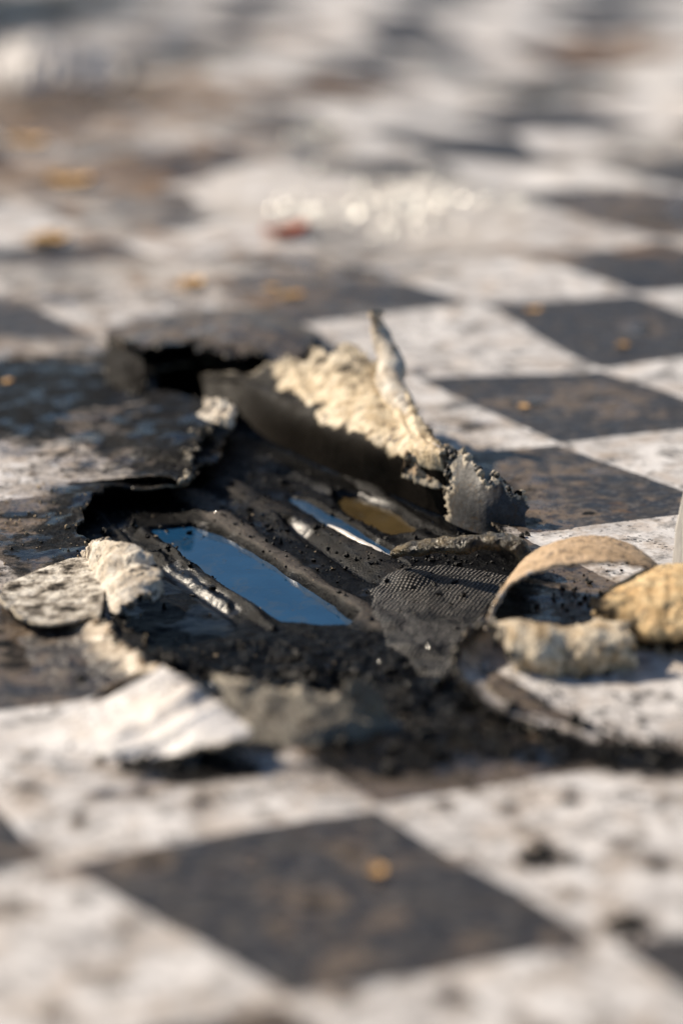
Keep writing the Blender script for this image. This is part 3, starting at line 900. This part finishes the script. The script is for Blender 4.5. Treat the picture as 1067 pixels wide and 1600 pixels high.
def underlay(xy):
    z = -0.0095 + 0.0018 * fbm(xy, 0.03, 4, 41) + 0.0005 * fbm(xy, 0.006, 3, 42)
    ash = 0.18 + 0.25 * fbm(xy, 0.03, 3, 43)
    wet = 0.85 * sstep(.08, .26, fbm(xy, .02, 4, 44))
    for a, b, h, wd, s in RIDGES:
        d, t = seg_dist(xy + 0.0035 * np.c_[fbm(xy, .03, 4, 45), fbm(xy, .03, 4, 46)], w2(*a), w2(*b))
        g = np.exp(-(d / (wd * (1 + .5 * fbm(xy, .018, 3, 48)))) ** 2) * (0.85 + .5 * fbm(xy, .025, 3, 49))
        z = np.maximum(z, -0.0105 + g * (h / 1000 + 0.001) + 0.0004 * fbm(xy, .008, 3, 47))
        ash = np.maximum(ash, s * np.exp(-(d / (wd * .8)) ** 4))
    for pol, dep, wd in ((PUD1, .006, .004), (PUD2, .004, .003), (PUD3, .004, .003), (TR4, .002, .008), (TR5, .0015, .008)):
        sd = poly_sd(xy, pol) + (.0028 if pol is PUD3 else .0022) * fbm(xy, .013, 4, 57)
        g = sstep(0.0012, -wd, sd)
        z = z * (1 - g) + g * (-0.0110 - dep)
        ash = ash * (1 - sstep(.002, -.002, sd))
        if pol is TR4 or pol is TR5: wet = np.maximum(wet, .1 * sstep(-.001, -.005, sd))
    z = z + 0.0002 * fbm(xy, .004, 4, 58, .6)
    # rough burnt rubble towards the front
    fr = sstep(w2(600, 960)[1], w2(600, 1040)[1], xy[:, 1])
    z = z + fr * (0.002 + 0.005 * np.maximum(fbm(xy, 0.016, 5, 51, .6), -0.35))
    ash = ash * (1 - 0.75 * fr) + fr * 0.22 * np.clip(fbm(xy, .02, 3, 52) + .3, 0, 1)
    # rising canvas
    c = w2(720, 930)
    g = np.exp(-(((xy - c) / np.array([.045, .07])) ** 2).sum(1))
    z = z + 0.0025 * g
    return z, ash, wet * (1 - fr) * sstep(-.0072, -.0098, z)


UNDER = empty('burnt_underlay', P(560, 900, -14))
tag(UNDER, 'charred ridged underlay with exposed woven canvas inside the burnt hole', 'underlay')


def build_underlay():
    lo = HOLE_W.min(0) - 0.018; hi = HOLE_W.max(0) + 0.018
    xs = np.arange(lo[0], hi[0], 0.0008); ys = np.arange(lo[1], hi[1], 0.0011)
    X, Y = np.meshgrid(xs, ys)
    xy = np.c_[X.ravel(), Y.ravel()]
    z, ash, wet = underlay(xy)
    sd = poly_sd(xy, HOLE_W)
    z = np.where(sd > 0, np.minimum(z, -0.004 - 0 * sd), z)
    keep = (sd.reshape(X.shape) < 0.016)
    k = keep[:-1, :-1] & keep[1:, 1:] & keep[:-1, 1:] & keep[1:, :-1]
    al = np.c_[(xy - xy.mean(0)) @ AX, (xy - xy.mean(0)) @ BX]
    o = mesh_np('charred_bed', np.c_[xy, z], grid_quads(*X.shape, k), M_CHAR, None, {'ash': ash, 'wet': wet})
    a = o.data.attributes.new('along', 'FLOAT_VECTOR', 'POINT')
    a.data.foreach_set('vector', np.c_[al, np.zeros(len(al))].astype(np.float32).ravel())
    bm = bmesh.new(); bm.from_mesh(o.data)
    bmesh.ops.delete(bm, geom=[v for v in bm.verts if not v.link_faces], context='VERTS')
    bm.to_mesh(o.data); bm.free()
    adopt(o, UNDER)
    # canvas patch
    CP = np.array([w2(*q, -4) for q in [(575, 905), (625, 880), (690, 868), (760, 880), (815, 885), (785, 950), (745, 1010), (715, 1055), (650, 1040), (598, 1000), (572, 950)]])
    lo, hi = CP.min(0) - .006, CP.max(0) + .006
    xs = np.arange(lo[0], hi[0], 0.0007); ys = np.arange(lo[1], hi[1], 0.0010)
    X, Y = np.meshgrid(xs, ys)
    xy = np.c_[X.ravel(), Y.ravel()]
    z, ash, wet = underlay(xy)
    sd = poly_sd(xy + .005 * np.c_[fbm(xy, .012, 4, 61), fbm(xy, .012, 4, 62)], CP)
    z = z + 0.0010 - 0.0022 * sstep(-.006, .002, sd)
    keep = sd.reshape(X.shape) < 0.001
    k = keep[:-1, :-1] & keep[1:, 1:] & keep[:-1, 1:] & keep[1:, :-1]
    o = mesh_np('woven_canvas', np.c_[xy, z], grid_quads(*X.shape, k), M_CANVAS)
    dv = np.array([[0.34, 0.94], [-0.94, 0.34]])
    al = xy @ dv.T
    a = o.data.attributes.new('along', 'FLOAT_VECTOR', 'POINT')
    a.data.foreach_set('vector', np.c_[al, np.zeros(len(al))].astype(np.float32).ravel())
    bm = bmesh.new(); bm.from_mesh(o.data)
    bmesh.ops.delete(bm, geom=[v for v in bm.verts if not v.link_faces], context='VERTS')
    bm.to_mesh(o.data); bm.free()
    adopt(o, UNDER)


build_underlay()


def puddle(label, pol, z, grow=0.004, mat=None):
    lo, hi = pol.min(0) - grow, pol.max(0) + grow
    xs = np.linspace(lo[0], hi[0], 60); ys = np.linspace(lo[1], hi[1], 80)
    X, Y = np.meshgrid(xs, ys)
    xy = np.c_[X.ravel(), Y.ravel()]
    keep = poly_sd(xy, pol).reshape(X.shape) < grow * .8
    k = keep[:-1, :-1] & keep[1:, 1:] & keep[:-1, 1:] & keep[1:, :-1]
    o = mesh_np('puddle', np.c_[xy, np.full(len(xy), z)], grid_quads(*X.shape, k), mat or M_WATER)
    bm = bmesh.new(); bm.from_mesh(o.data)
    bmesh.ops.delete(bm, geom=[v for v in bm.verts if not v.link_faces], context='VERTS')
    bm.to_mesh(o.data); bm.free()
    return tag(o, label, 'puddle', kind='structure')


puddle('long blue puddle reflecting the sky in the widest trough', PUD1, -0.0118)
puddle('narrow blue streak of water behind the broad grey ridge', PUD2, -0.0118, .002)
puddle('small ochre puddle below the cream flap', PUD3, -0.0118, .002, M_OCHRE)

# ------------------------------------------------------------------ charred strip, sliver, stake
M_STRIP = simple('charred_strip', (0.008, 0.008, 0.008), (0.20, 0.15, 0.08), 130, 0.22, 1.0, 0.0022, 0.5)
o = tube('charred_strip', [P(618, 866, 1), P(636, 858, 5), P(680, 853, 9), P(720, 852, 11), P(765, 845, 13), P(800, 850, 13), P(820, 872, 8), P(832, 892, 3)],
         [.0034, .0046, .0046, .0050, .0058, .0054, .0042, .0022], M_STRIP, n=120, nseg=24, lump=0.0022, ls=.007, seed=71, flatten=.75)
tag(o, 'black charred strip bent across the right end of the ridges', 'charred strip')
M_FILM = simple('pale_film', (0.62, 0.56, 0.50), (0.80, 0.76, 0.72), 200, 0.25, 0.3, 0.0005, 0.5)
o = tube('plastic_sliver', [P(512, 820, -8), P(530, 828, -7), P(560, 845, -7), P(590, 860, -7), P(614, 872, -8)],
         [.0004, .0014, .0019, .0018, .0005], M_FILM, n=50, nseg=14, lump=.0005, ls=.006, seed=73, flatten=.6)
tag(o, 'shiny pale plastic sliver curled along the narrow water streak', 'plastic sliver')

n = N('weathered_wood')
p_ = n.obj()
g_ = n.noise(n.shift(p_, (0, 0, 0), (900, 900, 60)), 1.0, 5, 0.6)
b_ = n.noise(p_, 120, 4)
M_WOOD = n.done(n.mix(n.ramp(g_, 0.3, 0.7), (0.42, 0.40, 0.38), (0.66, 0.63, 0.58)), 0.65, n.bump(n.math('ADD', g_, b_), 0.5, 0.0008), 0.3)


def build_stake():
    a = P(1058, 905, -1); b = P(1094, 755, 48)
    ax = b - a; L = np.linalg.norm(ax); ax /= L
    L = 0.13
    side = np.cross(ax, [-0.75, -0.55, 0.3]); side /= np.linalg.norm(side)
    fr = np.cross(side, ax)
    nseg, V = 40, []
    sec = [(-1, -.35), (-.8, -.5), (.8, -.5), (1, -.35), (1, .35), (.8, .5), (-.8, .5), (-1, .35)]
    for k in range(nseg):
        t = k / (nseg - 1)
        wd = .0075 * (0.35 + 0.65 * min(1, t / .18))
        c = a + ax * L * t
        for (s, f) in sec:
            V.append(c + side * s * wd + fr * f * .005)
    V = np.array(V)
    V = V + side * (.0007 * fbm(V, .02, 3, 81))[:, None]
    i = np.arange(nseg * 8).reshape(nseg, 8)
    q = np.stack([i[:-1], np.roll(i, -1, 1)[:-1], np.roll(i, -1, 1)[1:], i[1:]], -1).reshape(-1, 4)
    caps = [(i[0, 0], i[0, 7 - k], i[0, 6 - k]) for k in range(6)] + [(i[-1, 0], i[-1, k + 1], i[-1, k + 2]) for k in range(6)]
    o = mesh_np('wooden_stake', V, q, M_WOOD, tris=caps, smooth=False)
    tag(o, 'grey weathered wooden stake leaning at the right edge behind the golden scrap', 'stake')


build_stake()


# ------------------------------------------------------------------ small things lying about
M_LEAF = simple('dry_leaf', (0.62, 0.34, 0.12), (0.78, 0.52, 0.24), 180, 0.6, 0.5, 0.0008, 0.3)
M_RED = simple('red_plastic', (0.48, 0.12, 0.06), (0.55, 0.20, 0.10), 120, 0.45, 0.3, 0.0008, 0.4)


def leaf_mesh(name, size, seed, mat, label, cat, grp, px, py, yaw, lift=.2, slim=.65):
    nr = nc = 14
    r_, c_ = np.meshgrid(np.linspace(-1, 1, nr), np.linspace(-1, 1, nc), indexing='ij')
    wd = np.sqrt(np.clip(1 - r_ ** 2, 0.02, 1)) * (1 + .3 * fbm(np.c_[r_.ravel(), c_.ravel()], .6, 3, seed).reshape(nr, nc))
    x = r_ * size; y = c_ * wd * size * slim
    z = lift * size * ((r_ * .8) ** 2 + (c_ * .9) ** 2 * .8) + .18 * size * fbm(np.c_[r_.ravel(), c_.ravel()], .8, 3, seed + 2).reshape(nr, nc)
    z = z - z.min()
    o = mesh_np(name, np.c_[x.ravel(), y.ravel(), z.ravel()], grid_quads(nr, nc), mat)
    md = o.modifiers.new('thickness', 'SOLIDIFY'); md.thickness = .0005
    q = P(px, py)
    zz = sheet_height(np.array([q[:2]]))[0]
    o.location = (q[0], q[1], zz + .0006)
    o.rotation_euler = (0, 0, yaw)
    return tag(o, label, cat, grp)


LEAVES = [(832, 490, .0055, 'dry tan leaf scrap on the white square behind the spike'),
          (590, 1368, .0042, 'dry tan leaf scrap lying in the middle of the front black square'),
          (455, 468, .0085, 'larger tan leaf scrap behind the bridging flap'),
          (425, 458, .0060, 'smaller tan leaf scrap beside the larger one behind the bridging flap'),
          (972, 543, .0045, 'tan leaf scrap on the black square at the far right'),
          (818, 636, .0040, 'tan leaf scrap on the black square right of the cream flap'),
          (10, 600, .0045, 'orange leaf scrap at the left edge beside the sooty lip'),
          (110, 300, .020, 'broad tan leaf scrap on the muddy patch far left'),
          (75, 385, .018, 'wide ochre leaf scrap at the left on a dirty white square'),
          (40, 240, .020, 'dark orange leaf scrap at the far left edge'),
          (300, 452, .012, 'pale brown leaf scrap behind the left end of the bridging flap')]
for k, (px, py, s, lab) in enumerate(LEAVES):
    leaf_mesh('leaf_scrap', s, 100 + k, M_LEAF, lab, 'leaf scrap', 'dry leaf scraps on the sheet', px, py, k * 1.7)
leaf_mesh('plastic_scrap', .017, 131, M_RED, 'small red plastic scrap on a white square behind the hole', 'plastic scrap', None, 447, 380, .4, .35)

# far folded white scrap
FAR = flap('folded_scrap', None, [
    [(-20, 95, 2), (50, 72, 3), (120, 75, 3), (190, 100, 1)],
    [(-10, 84, 16), (60, 54, 32), (125, 62, 26), (190, 94, 8)],
    [(-5, 112, 11), (60, 96, 22), (130, 112, 15), (200, 120, 4)],
    [(0, 146, 1), (60, 140, 2), (130, 140, 2), (195, 134, 1)]],
    M_PALE, M_SHEET, LT, nr=60, nc=80, lump=.004, lumpsize=.03, fold=.016, ragged='tb', rag=.08, burn_tip=.2, burn_all=0.1, rim_tip=.3, beads=0, seed=141, parent=SHEET)
FAR.parent = None
FAR.matrix_parent_inverse = Matrix.Identity(4)
tag(FAR, 'white folded scrap standing up like a small tent far left', 'folded scrap')


# crumbs nobody could count
def crumb_field(name, label, spots, mat, hfun, seed):
    rs = np.random.default_rng(seed)
    bm0 = bmesh.new(); bmesh.ops.create_icosphere(bm0, subdivisions=1, radius=1)
    bv = np.array([v.co[:] for v in bm0.verts]); bt = np.array([[v.index for v in f.verts] for f in bm0.faces]); bm0.free()
    V, T, n0 = [], [], 0
    for (px, py, rx, ry, cnt, r0, r1) in spots:
        pts = np.array([P(px + rs.normal() * rx, py + rs.normal() * ry)[:2] for _ in range(cnt)])
        zs = hfun(pts)
        for (x, y), z in zip(pts, zs):
            if z is None or np.isnan(z): continue
            r = r0 * (1.35 * r1 / r0) ** (rs.random() ** 3.0)
            v = bv * (1 + .35 * rs.normal(size=(len(bv), 1))) * r * rs.uniform(.6, 1.3, 3)
            a = rs.random() * 6.28
            R = np.array([[math.cos(a), -math.sin(a), 0], [math.sin(a), math.cos(a), 0], [0, 0, 1]])
            V.append(v @ R.T + np.array([x, y, z + r * .3])); T.append(bt + n0); n0 += len(bv)
    V, T = np.concatenate(V), np.concatenate(T)
    z = np.zeros(len(V))
    o = mesh_np(name, V, np.zeros((0, 4)), mat, None, {'burn': z, 'rim': z}, tris=T, smooth=False)
    return tag(o, label, 'debris', kind='stuff')


def h_any(pts):
    sd = poly_sd(pts, HOLE_W)
    zu, _, _ = underlay(pts)
    c = P(285, 836, -11)[:2]
    zu = np.where((zu < -0.0116) & (np.hypot(*(pts - c).T) > .013), np.nan, zu)
    return np.where(sd > 0.003, sheet_height(pts), np.where(sd < -0.002, np.maximum(zu, -0.0119), np.nan))


crumb_field('char_debris', 'black char crumbs scattered in and around the burnt hole', [
    (450, 1060, 120, 30, 450, .0003, .0030), (740, 1165, 130, 22, 420, .0003, .0024), (640, 940, 70, 45, 200, .0003, .0013), (430, 790, 110, 45, 420, .0003, .0012),
    (700, 860, 60, 30, 300, .0003, .0014), (280, 1190, 50, 12, 160, .0005, .0022), (890, 930, 55, 22, 170, .0003, .0012), (200, 860, 60, 50, 200, .0003, .0014),
    (560, 800, 90, 50, 200, .0003, .0010), (285, 836, 26, 6, 40, .0003, .0015), (330, 860, 50, 20, 12, .0002, .0005), (450, 930, 60, 25, 10, .0002, .0005), (850, 1345, 22, 12, 50, .0005, .0018), (980, 1450, 20, 12, 50, .0005, .0018), (200, 700, 80, 50, 200, .0003, .0011),
    (1000, 1180, 60, 16, 250, .0004, .0020), (950, 1100, 80, 30, 70, .0003, .0008)], M_CRUMB, h_any, 5)
crumb_field('ash_debris', 'pale ash and rust flakes scattered round the hole', [
    (60, 800, 60, 40, 120, .0003, .0010), (450, 800, 110, 50, 90, .0002, .0006), (220, 690, 90, 40, 90, .0002, .0007), (640, 1000, 90, 60, 40, .0002, .0008),
    (450, 1080, 120, 30, 25, .0003, .0009), (800, 1150, 120, 30, 35, .0003, .0009), (300, 1000, 60, 30, 15, .0003, .0007)], M_ASH, h_any, 6)

M_TAR = simple('tar_droplet', (0.010, 0.009, 0.009), (0.020, 0.018, 0.016), 200, 0.10, 0.1, 0.0003, 0.6)
crumb_field('tar_debris', 'tiny glossy tar droplets glinting on the char', [
    (430, 770, 110, 40, 160, .0003, .0009), (640, 960, 80, 45, 160, .0003, .0009), (480, 1060, 120, 30, 140, .0004, .0012), (780, 1140, 120, 30, 120, .0004, .0012),
    (230, 690, 90, 45, 160, .0003, .0009), (690, 800, 60, 40, 100, .0003, .0008)], M_TAR, h_any, 9)

# sparkling clear fragments far back
M_GLASS = N('clear_fragment')
M_GLASS = M_GLASS.done((0.75, 0.75, 0.72), 0.40, None, 0.8, 0.3)


def sparkle():
    rs = np.random.default_rng(8)
    V, T, n0 = [], [], 0
    for (px, py, rx, ry, cnt) in [(500, 228, 30, 10, 90), (470, 340, 30, 10, 90), (690, 325, 60, 16, 260), (600, 350, 60, 18, 260), (790, 330, 25, 8, 50), (540, 300, 50, 30, 90)]:
        for _ in range(cnt):
            q = P(px + rs.normal() * rx, py + rs.normal() * ry)
            z = sheet_height(q[None, :2])[0]
            r = rs.uniform(.0006, .0022)
            nrm = np.array([rs.normal() * .45, rs.normal() * .45, 1.0])
            if rs.random() < .5: nrm = np.array([-.70 + rs.normal() * .2, -.48 + rs.normal() * .2, .93])
            nrm /= np.linalg.norm(nrm)
            t1 = np.cross(nrm, [rs.normal(), rs.normal(), .1]); t1 /= np.linalg.norm(t1)
            t2 = np.cross(nrm, t1)
            k = rs.integers(4, 7)
            ring = [t1 * math.cos(a) * r * rs.uniform(.6, 1.2) + t2 * math.sin(a) * r * rs.uniform(.5, 1) for a in np.sort(rs.random(k) * 6.28)]
            c = np.array([q[0], q[1], z + r * .6])
            pts = [c + p + nrm * .0006 for p in ring] + [c + p - nrm * .0006 for p in ring]
            V += pts
            T += [(n0, n0 + j, n0 + j + 1) for j in range(1, k - 1)] + [(n0 + k, n0 + k + j + 1, n0 + k + j) for j in range(1, k - 1)]
            for j in range(k):
                j2 = (j + 1) % k
                T += [(n0 + j, n0 + k + j, n0 + k + j2), (n0 + j, n0 + k + j2, n0 + j2)]
            n0 += 2 * k
    o = mesh_np('glass_debris', np.array(V), np.zeros((0, 4)), M_GLASS, tris=T, smooth=False)
    tag(o, 'glinting clear fragments spread over the squares behind the hole', 'glass debris', kind='stuff')


sparkle()
